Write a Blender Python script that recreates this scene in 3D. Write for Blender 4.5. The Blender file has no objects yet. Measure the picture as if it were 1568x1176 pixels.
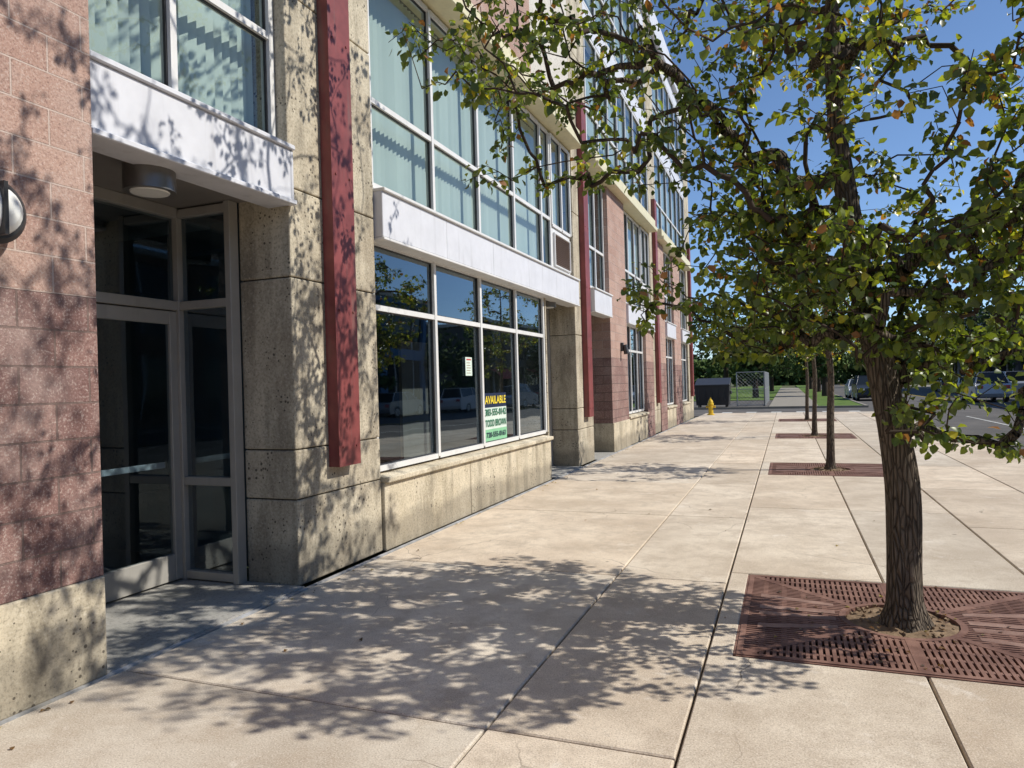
import bpy, math, random
import numpy as np
from mathutils import Vector, Matrix, noise
random.seed(7); rng=np.random.default_rng(7)
scene=bpy.context.scene
COL=scene.collection

# ------------------------------------------------------------ materials
class NT:
    def __init__(s,name):
        s.m=bpy.data.materials.new(name); s.m.use_nodes=True
        s.t=s.m.node_tree; s.n=s.t.nodes; s.l=s.t.links
        s.n.clear()
        s.out=s.n.new('ShaderNodeOutputMaterial')
        s.geo=s.n.new('ShaderNodeNewGeometry')
        s.pos=s.geo.outputs['Position']
    def node(s,typ,ins=None,**props):
        nd=s.n.new(typ)
        for k,v in props.items(): setattr(nd,k,v)
        for k,v in (ins or {}).items():
            if isinstance(v,bpy.types.NodeSocket): s.l.new(v,nd.inputs[k])
            else: nd.inputs[k].default_value=v
        return nd
    def noise(s,scale,detail=3,rough=.6,vec=None):
        return s.node('ShaderNodeTexNoise',{'Vector':vec or s.pos,'Scale':scale,'Detail':min(detail,4),'Roughness':rough}).outputs['Fac']
    def scalev(s,v):
        return s.node('ShaderNodeVectorMath',{0:s.pos,1:v},operation='MULTIPLY').outputs[0]
    def ramp(s,fac,pts):
        r=s.node('ShaderNodeValToRGB',{'Fac':fac}); e=r.color_ramp.elements
        while len(e)<len(pts): e.new(.5)
        for el,(p,c) in zip(e,pts):
            el.position=p; el.color=(c,c,c,1) if isinstance(c,(int,float)) else (*c,1)
        return r.outputs['Color']
    def mix(s,fac,a,b,mode='MIX'):
        nd=s.node('ShaderNodeMix',data_type='RGBA',blend_type=mode)
        for i,v in ((0,fac),(6,a),(7,b)):
            if isinstance(v,bpy.types.NodeSocket): s.l.new(v,nd.inputs[i])
            elif i==0: nd.inputs[0].default_value=v
            else: nd.inputs[i].default_value=(*v,1)
        return nd.outputs[2]
    def math(s,op,a,b=0.0):
        return s.node('ShaderNodeMath',{0:a,1:b},operation=op).outputs[0]
    def bump(s,h,strength=.3,dist=.01,normal=None):
        ins={'Height':h,'Strength':strength,'Distance':dist}
        if normal: ins['Normal']=normal
        return s.node('ShaderNodeBump',ins).outputs[0]
    def finish(s,col,rough=.8,normal=None,metal=0,spec=.3,**kw):
        ins={'Base Color':col if isinstance(col,bpy.types.NodeSocket) else (*col,1),'Roughness':rough,'Metallic':metal,'Specular IOR Level':spec}
        if normal: ins['Normal']=normal
        ins.update(kw)
        p=s.node('ShaderNodeBsdfPrincipled',ins)
        s.l.new(p.outputs[0],s.out.inputs[0]); return s.m

def concrete(name,c1,c2,pits=True,bs=.35,streak=True,scale=1.0):
    t=NT(name)
    a=t.noise(1.6*scale,4,.65); c=t.mix(t.ramp(a,[(.35,0.),(.62,1.)]),c1,c2)
    if streak:
        st=t.noise(1.0,4,.65,t.scalev((4,4,.7)))
        c=t.mix(t.ramp(st,[(.45,0.),(.66,.65)]),c,tuple(x*.42 for x in c1))
    f=t.noise(48,3,.75); c=t.mix(t.ramp(f,[(.33,.5),(.5,0.)]),c,(.12,.105,.08)); c=t.mix(t.ramp(f,[(.56,0.),(.7,.4)]),c,(.72,.67,.56))
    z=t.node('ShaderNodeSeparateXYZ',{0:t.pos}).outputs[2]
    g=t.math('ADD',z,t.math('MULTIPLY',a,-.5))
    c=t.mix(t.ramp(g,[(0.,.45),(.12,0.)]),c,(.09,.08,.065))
    n=t.bump(f,bs,.010)
    if pits:
        v=t.node('ShaderNodeTexVoronoi',{'Vector':t.pos,'Scale':21.0}).outputs['Distance']
        thr=t.math('MULTIPLY',t.ramp(t.noise(3.1,2),[(.38,0.),(.64,1.)]),.24)
        p=t.math('LESS_THAN',v,thr)
        c=t.mix(t.math('MULTIPLY',p,.8),c,(.06,.05,.04))
        n=t.bump(t.math('MULTIPLY',p,-1.),.8,.01,n)
    return t.finish(c,.85,n,spec=.2)
M={}
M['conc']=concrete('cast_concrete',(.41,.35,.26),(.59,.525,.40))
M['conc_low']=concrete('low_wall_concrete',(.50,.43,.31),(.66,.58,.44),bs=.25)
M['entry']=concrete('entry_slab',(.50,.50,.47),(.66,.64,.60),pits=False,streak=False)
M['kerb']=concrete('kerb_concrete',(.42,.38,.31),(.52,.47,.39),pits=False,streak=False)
M['stucco']=concrete('stucco',(.56,.52,.46),(.64,.60,.53),pits=False,bs=.12,streak=False)

def brick():
    t=NT('split_face_block')
    s=t.node('ShaderNodeSeparateXYZ',{0:t.pos})
    u=t.math('ADD',s.outputs[1],s.outputs[0])
    z=t.math('SUBTRACT',s.outputs[2],.57)
    v=t.node('ShaderNodeCombineXYZ',{0:u,1:z,2:0.}).outputs[0]
    def br(c1,c2,mo):
        return t.node('ShaderNodeTexBrick',{'Vector':v,'Color1':(*c1,1),'Color2':(*c2,1),'Mortar':(*mo,1),'Scale':1.,'Mortar Size':.0055,'Mortar Smooth':.2,'Bias':0.,'Brick Width':.4,'Row Height':.2},offset=.5)
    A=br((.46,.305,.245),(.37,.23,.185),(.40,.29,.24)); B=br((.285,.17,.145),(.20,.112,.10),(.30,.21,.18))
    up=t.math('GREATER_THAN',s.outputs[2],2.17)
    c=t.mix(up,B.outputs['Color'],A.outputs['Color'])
    sp=t.noise(85,3,.75); c=t.mix(t.ramp(sp,[(.54,0.),(.64,.5)]),c,(.60,.52,.46))
    c=t.mix(t.ramp(sp,[(.36,.55),(.46,0.)]),c,(.10,.06,.055))
    lg=t.noise(2.2,3); c=t.mix(t.ramp(lg,[(.45,0.),(.75,.35)]),c,(.52,.43,.38))
    mf=A.outputs['Fac']
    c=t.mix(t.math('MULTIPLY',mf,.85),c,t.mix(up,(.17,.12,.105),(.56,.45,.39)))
    n=t.bump(t.noise(34,4,.75),.8,.012)
    n=t.bump(mf,1.,-.02,n)
    return t.finish(c,.9,n,spec=.2)
M['brick']=brick()

def painted(name,col,rough=.5,var=.12,metal=0,dirt=.25):
    t=NT(name)
    c=t.mix(t.ramp(t.noise(4,3,.65),[(.35,0.),(.75,1.)]),col,tuple(x*(1-var) for x in col))
    if dirt:
        st=t.noise(1.,3,.6,t.scalev((9,9,.9)))
        c=t.mix(t.ramp(st,[(.55,0.),(.8,dirt)]),c,(.14,.12,.10))
    return t.finish(c,rough,None,metal,.4)
M['white']=painted('white_fascia_panel',(.66,.665,.70),.45)
M['frame']=painted('white_window_frame',(.72,.71,.69),.4,dirt=.12)
M['dframe']=painted('aluminium_door_frame',(.44,.42,.38),.4,metal=.2)
M['fencem']=painted('galvanised_fence',(.35,.37,.38),.5,metal=.3)
M['lampm']=painted('lamp_housing',(.20,.19,.18),.35,metal=.6)
M['red']=painted('faded_red_steel',(.25,.062,.058),.5,var=.4,dirt=.6)
M['yellow']=painted('cream_yellow_ledge',(.70,.64,.42),.5)
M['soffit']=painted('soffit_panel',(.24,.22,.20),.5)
M['dark']=painted('dark_metal',(.04,.04,.042),.4)
M['brown']=painted('brown_louvre',(.20,.14,.11),.6)
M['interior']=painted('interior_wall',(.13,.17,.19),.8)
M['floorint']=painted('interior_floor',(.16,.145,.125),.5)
M['tan']=painted('interior_partition',(.36,.29,.22),.8)

def glass(name,tint,k,base=.03,gcol=(.9,.95,.97)):
    t=NT(name)
    fc=t.node('ShaderNodeLayerWeight',{'Blend':.5}).outputs['Facing']
    f=t.math('MINIMUM',t.math('ADD',t.math('MULTIPLY',t.math('POWER',fc,4.),k),base),1.)
    nb=t.bump(t.noise(1.1,1),.06,.05)
    g=t.node('ShaderNodeBsdfGlossy',{'Color':(*gcol,1),'Roughness':.015,'Normal':nb})
    tr=t.node('ShaderNodeBsdfTransparent',{'Color':(*tint,1)})
    m=t.node('ShaderNodeMixShader',{0:f,1:tr.outputs[0],2:g.outputs[0]})
    t.l.new(m.outputs[0],t.out.inputs[0]); return t.m
M['glass']=glass('shop_window_glass',(.48,.58,.64),1.1,.17,(.82,.93,1.))
M['glass2']=glass('upper_window_glass',(.88,.95,.935),.8,.06)
t=NT('window_blind'); z=t.noise(1.5,2)
d=t.node('ShaderNodeBsdfDiffuse',{'Color':t.mix(z,(.64,.71,.66),(.74,.79,.74))})
tl=t.node('ShaderNodeBsdfTranslucent',{'Color':(.5,.6,.58,1)})
m=t.node('ShaderNodeMixShader',{0:.12,1:d.outputs[0],2:tl.outputs[0]}); t.l.new(m.outputs[0],t.out.inputs[0]); M['blind']=t.m

def sidewalk_mat():
    t=NT('sidewalk_concrete')
    at=t.node('ShaderNodeAttribute',attribute_name='tint').outputs['Color']
    c=t.mix(t.ramp(t.noise(.9,4,.7),[(.38,0.),(.60,1.)]),(.54,.45,.35),(.71,.615,.495))
    c=t.mix(1.,c,at,'MULTIPLY')
    c=t.mix(t.ramp(t.noise(2.6,4,.8),[(.47,0.),(.64,.6)]),c,(.42,.345,.265))
    wp=t.node('ShaderNodeVectorMath',{0:t.pos,1:(7.3,2.1,0)},operation='ADD').outputs[0]
    c=t.mix(t.ramp(t.noise(1.7,4,.85,wp),[(.60,0.),(.70,.5)]),c,(.80,.74,.66))
    c=t.mix(t.ramp(t.noise(14,3,.7),[(.56,0.),(.75,.4)]),c,(.34,.29,.23))
    fn=t.noise(120,2,.75)
    c=t.mix(t.ramp(fn,[(.34,.6),(.48,0.)]),c,(.26,.21,.16))
    c=t.mix(t.ramp(fn,[(.56,0.),(.68,.45)]),c,(.86,.79,.68))
    v=t.node('ShaderNodeTexVoronoi',{'Vector':t.pos,'Scale':3.3,'Randomness':1.})
    sep=t.node('ShaderNodeSeparateColor',{0:v.outputs['Color']})
    rad=t.math('MULTIPLY',t.math('POWER',sep.outputs[0],5.),.08)
    spot=t.math('LESS_THAN',v.outputs['Distance'],rad)
    c=t.mix(t.math('MULTIPLY',spot,.6),c,(.12,.10,.085))
    # hairline cracks in places
    wn=t.node('ShaderNodeTexNoise',{'Vector':t.pos,'Scale':2.5,'Detail':3}).outputs['Color']
    wv=t.node('ShaderNodeVectorMath',{0:wn,1:(.35,.35,.0)},operation='MULTIPLY').outputs[0]
    wv=t.node('ShaderNodeVectorMath',{0:wv,1:t.pos},operation='ADD').outputs[0]
    ck=t.node('ShaderNodeTexVoronoi',{'Vector':wv,'Scale':.55},feature='DISTANCE_TO_EDGE').outputs['Distance']
    cm=t.math('MULTIPLY',t.math('LESS_THAN',ck,.0016),t.ramp(t.noise(.45,1),[(.50,0.),(.58,.7)]))
    c=t.mix(cm,c,(.14,.11,.085))
    n=t.bump(fn,.4,.003)
    return t.finish(c,.88,n,spec=.2)
M['walk']=sidewalk_mat()
def simple(name,c1,c2,sc,rough=.9,bs=.4,bsc=80,metal=0):
    t=NT(name); c=t.mix(t.ramp(t.noise(sc,4,.65),[(.35,0.),(.65,1.)]),c1,c2)
    return t.finish(c,rough,t.bump(t.noise(bsc,2,.7),bs,.008),metal,.15)
M['asphalt']=simple('asphalt',(.10,.095,.09),(.15,.14,.13),.6)
M['joint']=simple('joint_dirt',(.03,.026,.02),(.07,.06,.045),6)
M['soil']=simple('soil',(.14,.095,.06),(.28,.20,.13),14,bs=1,bsc=30)
M['ground']=simple('dry_ground',(.09,.10,.05),(.13,.13,.07),.2)
M['lawn']=simple('lawn_grass',(.07,.13,.025),(.15,.21,.05),1.5,bs=1,bsc=40)
M['rust']=simple('rusty_iron',(.13,.068,.053),(.27,.155,.12),4,.75,.3,90)
M['rust2']=simple('worn_iron_plate',(.20,.12,.095),(.32,.205,.165),6,.7,.3,90)
M['caulk']=simple('caulk',(.46,.47,.49),(.25,.24,.22),4)
M['ypaint']=simple('yellow_road_paint',(.55,.38,.05),(.4,.3,.08),5)
M['wpaint']=simple('white_road_paint',(.6,.6,.57),(.4,.4,.38),5)
M['hyd']=painted('hydrant_yellow_paint',(.75,.5,.03),.4)
M['lens']=painted('lamp_lens',(.8,.8,.76),.2)
M['sgreen']=painted('sign_green',(.25,.55,.32),.5,dirt=0); M['swhite']=painted('sign_white',(.66,.76,.68),.5,dirt=0)
M['snavy']=painted('sign_navy',(.01,.02,.06),.5,dirt=0); M['syel']=painted('sign_yellow',(.8,.62,.05),.5,dirt=0)
M['sdg']=painted('sign_text_green',(.02,.16,.08),.5,dirt=0)
M['bldA']=painted('far_facade_blue',(.09,.20,.38),.8); M['bldB']=painted('far_facade_brick',(.24,.14,.10),.9); M['bldC']=painted('far_facade_dark',(.09,.08,.08),.8)
M['dglass']=painted('far_window_glass',(.02,.025,.03),.08,dirt=0)
M['awning']=painted('red_awning',(.5,.09,.08),.7)

def bark(name,c1,c2):
    t=NT(name); v=t.scalev((1,1,.16))
    w=t.node('ShaderNodeTexVoronoi',{'Vector':v,'Scale':42.,'Randomness':1.},feature='DISTANCE_TO_EDGE').outputs['Distance']
    nz=t.noise(30,3,.7,v)
    h=t.math('ADD',t.ramp(w,[(0.,0.),(.25,1.)]),nz)
    c=t.mix(t.ramp(h,[(.35,0.),(1.,1.)]),c1,c2)
    return t.finish(c,.95,t.bump(h,1.,.02),spec=.1)
M['bark']=bark('pear_bark',(.034,.027,.022),(.16,.13,.10))
t=NT('twig_bark'); M['twig']=t.finish((.06,.046,.036),.9,spec=.1)
def leafmat():
    t=NT('leaf_surface')
    at=t.node('ShaderNodeAttribute',attribute_name='tint').outputs['Color']
    d=t.node('ShaderNodeBsdfPrincipled',{'Base Color':at,'Roughness':.38,'Specular IOR Level':.5})
    tl=t.node('ShaderNodeBsdfTranslucent',{'Color':t.mix(1.,at,(2.0,1.85,.5),'MULTIPLY')})
    m=t.node('ShaderNodeMixShader',{0:.38,1:d.outputs[0],2:tl.outputs[0]})
    t.l.new(m.outputs[0],t.out.inputs[0]); return t.m
M['leaf']=leafmat()
t=NT('far_leaf'); at=t.node('ShaderNodeAttribute',attribute_name='tint').outputs['Color']; M['farleaf']=t.finish(at,.8,spec=.1)

# ------------------------------------------------------------ mesh helpers
def link(o,parent=None):
    COL.objects.link(o)
    if parent: o.parent=parent
    return o
def empty(name,loc=(0,0,0)):
    e=bpy.data.objects.new(name,None); e.empty_display_size=.2; e.location=loc; COL.objects.link(e); return e
class MB:
    def __init__(s,default='conc'):
        s.v=[];s.f=[];s.m=[];s.mats=[];s.d=default;s.sm=[]
    def mi(s,mat):
        mat=mat or s.d
        if mat not in s.mats: s.mats.append(mat)
        return s.mats.index(mat)
    def add(s,vs,fs,mat=None,smooth=False):
        b=len(s.v); s.v+= [tuple(x) for x in vs]
        k=s.mi(mat)
        for f in fs: s.f.append(tuple(b+i for i in f)); s.m.append(k); s.sm.append(smooth)
    def box(s,x0,x1,y0,y1,z0,z1,mat=None):
        s.add([(x0,y0,z0),(x1,y0,z0),(x1,y1,z0),(x0,y1,z0),(x0,y0,z1),(x1,y0,z1),(x1,y1,z1),(x0,y1,z1)],
              [(0,3,2,1),(4,5,6,7),(0,1,5,4),(1,2,6,5),(2,3,7,6),(3,0,4,7)],mat)
    def quad(s,a,b,c,d,mat=None): s.add([a,b,c,d],[(0,1,2,3)],mat)
    def tube(s,p0,p1,r0,r1,n=12,mat=None,cap=True,smooth=True):
        p0=Vector(p0);p1=Vector(p1);d=(p1-p0).normalized()
        a=d.orthogonal().normalized();b=d.cross(a)
        vs=[];
        for p,r in((p0,r0),(p1,r1)):
            for i in range(n):
                t=2*math.pi*i/n; vs.append(p+(a*math.cos(t)+b*math.sin(t))*r)
        s.add(vs,[(i,(i+1)%n,n+(i+1)%n,n+i) for i in range(n)],mat,smooth)
        if cap:
            s.add(vs,[tuple(range(n))[::-1],tuple(range(n,2*n))],mat)
    def prism(s,pts,z0,z1,mat=None):
        n=len(pts); s.add([(x,y,z0) for x,y in pts]+[(x,y,z1) for x,y in pts],
            [tuple(range(n))[::-1],tuple(range(n,2*n))]+[(i,(i+1)%n,n+(i+1)%n,n+i) for i in range(n)],mat)
    def obj(s,name,parent=None,bevel=0,seg=1):
        me=bpy.data.meshes.new(name); me.from_pydata(s.v,[],s.f)
        for m in s.mats: me.materials.append(M[m])
        me.polygons.foreach_set('material_index',s.m); me.polygons.foreach_set('use_smooth',s.sm); me.update()
        o=bpy.data.objects.new(name,me); link(o,parent)
        if bevel:
            b=o.modifiers.new('b','BEVEL'); b.width=bevel; b.segments=seg; b.limit_method='ANGLE'
        return o

# ------------------------------------------------------------ ground, roads, sidewalk
g=MB('ground'); g.quad((-500,-300,-.2),(500,-300,-.2),(500,900,-.2),(-500,900,-.2)); g.obj('ground')
r=MB('asphalt'); r.quad((4.1,-80,-.15),(15.5,-80,-.15),(15.5,300,-.15),(4.1,300,-.15)); r.obj('street_road')
r=MB('asphalt'); 
r.quad((-80,35,-.146),(4.1,35,-.146),(4.1,43,-.146),(-80,43,-.146)); r.obj('cross_street_road')
r=MB('ypaint')
for dx in(0,.25): r.quad((9.6+dx,-60,-.142),(9.72+dx,-60,-.142),(9.72+dx,33,-.142),(9.6+dx,33,-.142)); r.quad((9.6+dx,44,-.142),(9.72+dx,44,-.142),(9.72+dx,200,-.142),(9.6+dx,200,-.142))
for i in range(6): r.quad((-3.2+i*1.2,36,-.138),(-2.7+i*1.2,36,-.138),(-2.7+i*1.2,39,-.138),(-3.2+i*1.2,39,-.138),'wpaint')
r.quad((6.6,-60,-.142),(6.7,-60,-.142),(6.7,33,-.142),(6.6,33,-.142),'wpaint')
r.obj('road_markings')

TREES_Y=[-3.2,5.2,13.4,20.9,28.6]
GX0,GX1=-.32,1.62; GH=.89
class Slabs(MB):
    def __init__(s): super().__init__('walk'); s.t=[]
    def slab(s,x0,x1,y0,y1):
        gp=.007; x0+=gp;x1-=gp;y0+=gp;y1-=gp; c=.007
        dz=random.uniform(-.0015,.0015)
        vs=[(x0,y0,-.06),(x1,y0,-.06),(x1,y1,-.06),(x0,y1,-.06),(x0,y0,dz-c),(x1,y0,dz-c),(x1,y1,dz-c),(x0,y1,dz-c),
            (x0+c,y0+c,dz),(x1-c,y0+c,dz),(x1-c,y1-c,dz),(x0+c,y1-c,dz)]
        s.add(vs,[(8,9,10,11)]+[(i,(i+1)%4,4+(i+1)%4,4+i) for i in range(4)]+[(4+i,4+(i+1)%4,8+(i+1)%4,8+i) for i in range(4)])
        k=random.uniform(.84,1.04); w=random.uniform(-.035,.035)
        s.t+=[(k*(1+w),k,k*(1-w),1)]*12
S=Slabs()
ycuts=[3.04+2.75*k for k in range(-4,12)]+[35.0]
for x0,x1 in((-3.66,-1.355),(-1.355,-.48),(1.7,2.85),(2.85,4.0)):
    for a,b in zip(ycuts[:-1],ycuts[1:]): S.slab(x0,x1,a,b)
edges=[-7.96]
for ty in TREES_Y: edges+=[ty-GH-.03,ty+GH+.03]
edges+=[35.0]
for k in range(0,len(edges)-1):
    a,b=edges[k],edges[k+1]
    if k%2==1:
        S.slab(-.48,GX0-.01,a,b); S.slab(GX1+.01,1.7,a,b)
    else:
        n=max(1,round((b-a)/2.6))
        for x0,x1 in((-.48,.65),(.65,1.7)):
            for i in range(n): S.slab(x0,x1,a+(b-a)*i/n,a+(b-a)*(i+1)/n)
so=S.obj('sidewalk_pavement')
ca=so.data.color_attributes.new('tint','FLOAT_COLOR','POINT'); ca.data.foreach_set('color',np.array(S.t,dtype=np.float32).ravel())
b=MB('joint'); b.box(-3.7,4.0,-8,35,-.19,-.045); b.obj('sidewalk_base')
b=MB('kerb')
for i in range(15): b.box(4.0,4.15,-8+i*2.87,-8+i*2.87+2.86,-.19,.0)
b.box(-3.7,4.0,35.005,35.15,-.19,-.002)
b.obj('kerb',bevel=.015,seg=2)
b=MB('caulk'); b.box(-3.70,-3.668,-6,31.4,-.05,.003); b.obj('wall_base_joint')
b=MB('kerb'); b.box(-1.0,1.6,43,120,-.19,-.02,'kerb'); b.box(-60,-1.01,43,43.15,-.19,-.03); b.box(1.61,4.1,43,43.15,-.19,-.03)
b.box(3.95,4.1,43.16,160,-.19,-.03); b.obj('far_sidewalk')
b=MB('lawn'); b.box(1.61,3.94,43.16,160,-.19,-.06); b.box(-9,-1.01,58,160,-.19,-.06); b.obj('lawn')
b=MB('kerb'); b.box(-60,-1.01,43.16,57.9,-.19,-.10,'asphalt'); b.obj('parking_lot')
b=MB('kerb'); b.box(15.5,18.4,-80,300,-.19,-.01); b.obj('opposite_sidewalk')

# ------------------------------------------------------------ tree grates
def grate(cy,name='tree_grate'):
    m=MB('rust'); cx=(GX0+GX1)/2; x0,x1,y0,y1=GX0,GX1,cy-GH,cy+GH; hw,hh=(x1-x0)/2,(y1-y0)/2; rh=.33; T=.022
    step=.036; w=.021
    def bar(ax,along,s0,s1,top=0.0,wd=w):
        if s1-s0<.02: return
        if ax=='x': m.box(s0,s1,along-wd/2,along+wd/2,-T,top)
        else: m.box(along-wd/2,along+wd/2,s0,s1,-T,top)
    for sx in(-1,1):
        y=y0+.03
        while y<y1:
            q=(hh-abs(y-cy))/hh; inner=hw*(1-q)
            dy=abs(y-cy)
            if dy<rh: inner=max(inner,math.sqrt(rh*rh-dy*dy))
            a,bq=inner,hw-.005
            if sx<0: bar('x',y,cx-bq,cx-a)
            else: bar('x',y,cx+a,cx+bq)
            y+=step
        k=hw
        while k>rh+.03:
            e=hh*k/hw
            m.box(cx+sx*k-(.016),cx+sx*k+(.016),cy-e,cy+e,-T,-.002); k-=.13
    for sy in(-1,1):
        x=x0+.03
        while x<x1:
            q=(hw-abs(x-cx))/hw; inner=hh*(1-q); dx=abs(x-cx)
            if dx<rh: inner=max(inner,math.sqrt(rh*rh-dx*dx))
            a,bq=inner,hh-.005
            if sy<0: bar('y',x,cy-bq,cy-a)
            else: bar('y',x,cy+a,cy+bq)
            x+=step
        k=hh
        while k>rh+.03:
            e=hw*k/hh
            m.box(cx-e,cx+e,cy+sy*k-.016,cy+sy*k+.016,-T,-.003); k-=.13
    f=.035
    m.box(x0,x1,y0,y0+f,-.03,.003);m.box(x0,x1,y1-f,y1,-.03,.003);m.box(x0,x0+f,y0+f,y1-f,-.03,.003);m.box(x1-f,x1,y0+f,y1-f,-.03,.003)
    for sx in(-1,1):
        for sy in(-1,1):
            A=Vector((cx+sx*(hw-.02),cy+sy*(hh-.02)));d=(Vector((cx,cy))-A).normalized();B=Vector((cx,cy))-d*rh;n=Vector((-d.y,d.x))*.028
            m.prism([tuple(A+n),tuple(A-n),tuple(B-n),tuple(B+n)],-T,.0015)
    m.box(cx-.03,cx+.03,y0+.03,cy-rh,-T,.0022); m.box(cx-.03,cx+.03,cy+rh,y1-.03,-T,.0022)
    # solid rib lines of the side panels
    for sx in(-1,1):
        xa=cx+sx*(hw-.10); xb=cx+sx*(rh+.06)
        for k in(-1,1):
            m.prism([(xa,cy+k*.03),(xa,cy+k*.10),(xb,cy+k*.10),(xb,cy+k*.03)][::(1 if sx*k<0 else -1)],-T,.0012,'rust2')
            m.prism([(xa,cy+k*.30),(xa,cy+k*.38),(xb,cy+k*.26),(xb,cy+k*.20)][::(1 if sx*k<0 else -1)],-T,.0012,'rust2')
    N=24
    for i in range(N):
        a,b2=2*math.pi*i/N,2*math.pi*(i+1)/N
        m.prism([(cx+rh*math.cos(a),cy+rh*math.sin(a)),(cx+(rh+.04)*math.cos(a),cy+(rh+.04)*math.sin(a)),(cx+(rh+.04)*math.cos(b2),cy+(rh+.04)*math.sin(b2)),(cx+rh*math.cos(b2),cy+rh*math.sin(b2))],-.03,.0027)
    o=m.obj(name)
    s=MB('joint'); s.box(x0,x1,y0,y1,-.045,-.038)
    n=20; vs=[(cx,cy,.01)]
    for k in range(1,5):
        for i in range(n):
            a=2*math.pi*i/n; rr=(rh-.003)*k/4; vs.append((cx+rr*math.cos(a),cy+rr*math.sin(a),.012-.03*(k/4)+random.uniform(-.014,.014)))
    fs=[(0,1+i,1+(i+1)%n) for i in range(n)]
    for k in range(3):
        fs+=[(1+k*n+i,1+(k+1)*n+i,1+(k+1)*n+(i+1)%n,1+k*n+(i+1)%n) for i in range(n)]
    s.add(vs,fs,'soil',True)
    for i in range(60):
        a=random.uniform(0,6.28); rr=random.uniform(.15,.3); q=Vector((cx+rr*math.cos(a),cy+rr*math.sin(a),random.uniform(-.01,.01))); s.tube(q,q+Vector((random.uniform(-.02,.02),random.uniform(-.02,.02),.008)),.012,.006,5,'soil')
    s.obj('soil_pit',o)
for ty in TREES_Y: grate(ty)

# ------------------------------------------------------------ apartment building
BLD=empty('apartment_building',(-3.7,12,0)); 
def P(o):
    o.matrix_parent_inverse=Matrix.Translation((3.7,-12,0)); return o
H=13.2
fr=MB('frame'); gl=MB('glass'); gl2=MB('glass2'); bl=MB('blind'); con=MB('conc'); low=MB('conc_low'); bk=MB('brick'); wh=MB('white'); rd=MB('red'); yl=MB('yellow'); inn=MB('interior'); df=MB('dframe'); st=MB('stucco'); en=MB('entry')
def window(ys,zs,x=-3.86,w=.055,g=gl,F=fr,dep=.09):
    for i,y in enumerate(ys):
        F.box(x-dep/2,x+dep/2,y-w/2,y+w/2,zs[0]-.004,zs[-1]+.004)
    for j,z in enumerate(zs):
        for a,b in zip(ys[:-1],ys[1:]): F.box(x-dep/2+.004,x+dep/2-.006,a+w/2-.003,b-w/2+.003,z-w/2,z+w/2)
    for a,b in zip(ys[:-1],ys[1:]):
        for c,d in zip(zs[:-1],zs[1:]):
            o=[random.uniform(-.005,.005) for _ in range(3)]
            xx=x-.005
            for q in((a+w/2,a+w/2+.012,c,d),(b-w/2-.012,b-w/2,c,d),(a,b,c+w/2,c+w/2+.012),(a,b,d-w/2-.012,d-w/2)):
                F.box(x-.01,x+.012+random.uniform(0,.002),*q,'dark')
            g.quad((xx+o[0],a,c),(xx+o[1],b,c),(xx+o[1]+o[2],b,d),(xx+o[0]+o[2],a,d))
def blinds(y0,y1,z0,z1,x=-4.06):
    y=y0+.03; base=random.uniform(.6,.8)
    while y<y1:
        a=base+random.uniform(-.07,.07)
        if random.random()<.05: a+=.5
        c,s_=.050*math.cos(a),.050*math.sin(a)
        bl.quad((x-s_,y-c,z0),(x+s_,y+c,z0),(x+s_,y+c,z1),(x-s_,y-c,z1)); y+=.085
def column(y0,y1=None,top=12.6):
    y1=y1 or y0+1.17
    zs=[0,.71,1.12,2.54,3.28,4.9,6.5,8.1,9.7,11.2,top]
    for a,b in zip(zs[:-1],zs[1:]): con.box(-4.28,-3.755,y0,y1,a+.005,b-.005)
    con.box(-4.26,-3.775,y0+.012,y1-.012,0,top-.01,'joint')
    ya,yb=y0+.44,y0+.77; z0,z1=.93,7.2
    rd.box(-3.75,-3.738,ya,yb,z0,z1); rd.box(-3.66,-3.642,ya,yb,z0,z1)
    rd.box(-3.739,-3.661,ya+.002,ya+.014,z0+.001,z1-.001); rd.box(-3.739,-3.661,yb-.014,yb-.002,z0+.001,z1-.001)
    rd.box(-3.739,-3.661,ya+.015,yb-.015,z0+.002,z0+.014)
    for z in (1.1,2.3,3.5,4.7,5.9):
        for yy in(ya+.06,yb-.06): rd.tube((-3.642,yy,z),(-3.633,yy,z),.012,.011,6,smooth=False)
def fascia(y0,y1,z0=3.1,z1=3.55,x=-3.66):
    n=max(1,round((y1-y0)/1.35))
    for i in range(n):
        a=y0+(y1-y0)*i/n; b=y0+(y1-y0)*(i+1)/n
        wh.box(-4.0,x,a+.002,b-.002,z0,z1)
    wh.box(-3.99,x-.008,y0+.01,y1-.01,z0+.01,z1-.01,'white')
    wh.box(-4.0,x+.03,y0,y1,z1+.001,z1+.035,'frame')
    wh.box(-3.9,x+.012,y0,y1,z0-.03,z0-.002,'frame')
def lowwall(y0,y1,cuts=()):
    ys=[y0,*cuts,y1]
    for a,b in zip(ys[:-1],ys[1:]):
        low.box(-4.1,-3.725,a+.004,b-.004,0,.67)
        low.add([(-4.1,a+.003,.672),(-3.675,a+.003,.672),(-3.675,b-.003,.672),(-4.1,b-.003,.672),(-4.1,a+.003,.775),(-3.675,a+.003,.725),(-3.675,b-.003,.725),(-4.1,b-.003,.775)],
              [(0,3,2,1),(4,5,6,7),(0,1,5,4),(1,2,6,5),(2,3,7,6),(3,0,4,7)])
    low.box(-4.08,-3.74,y0+.01,y1-.01,0,.66,'joint')
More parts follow.
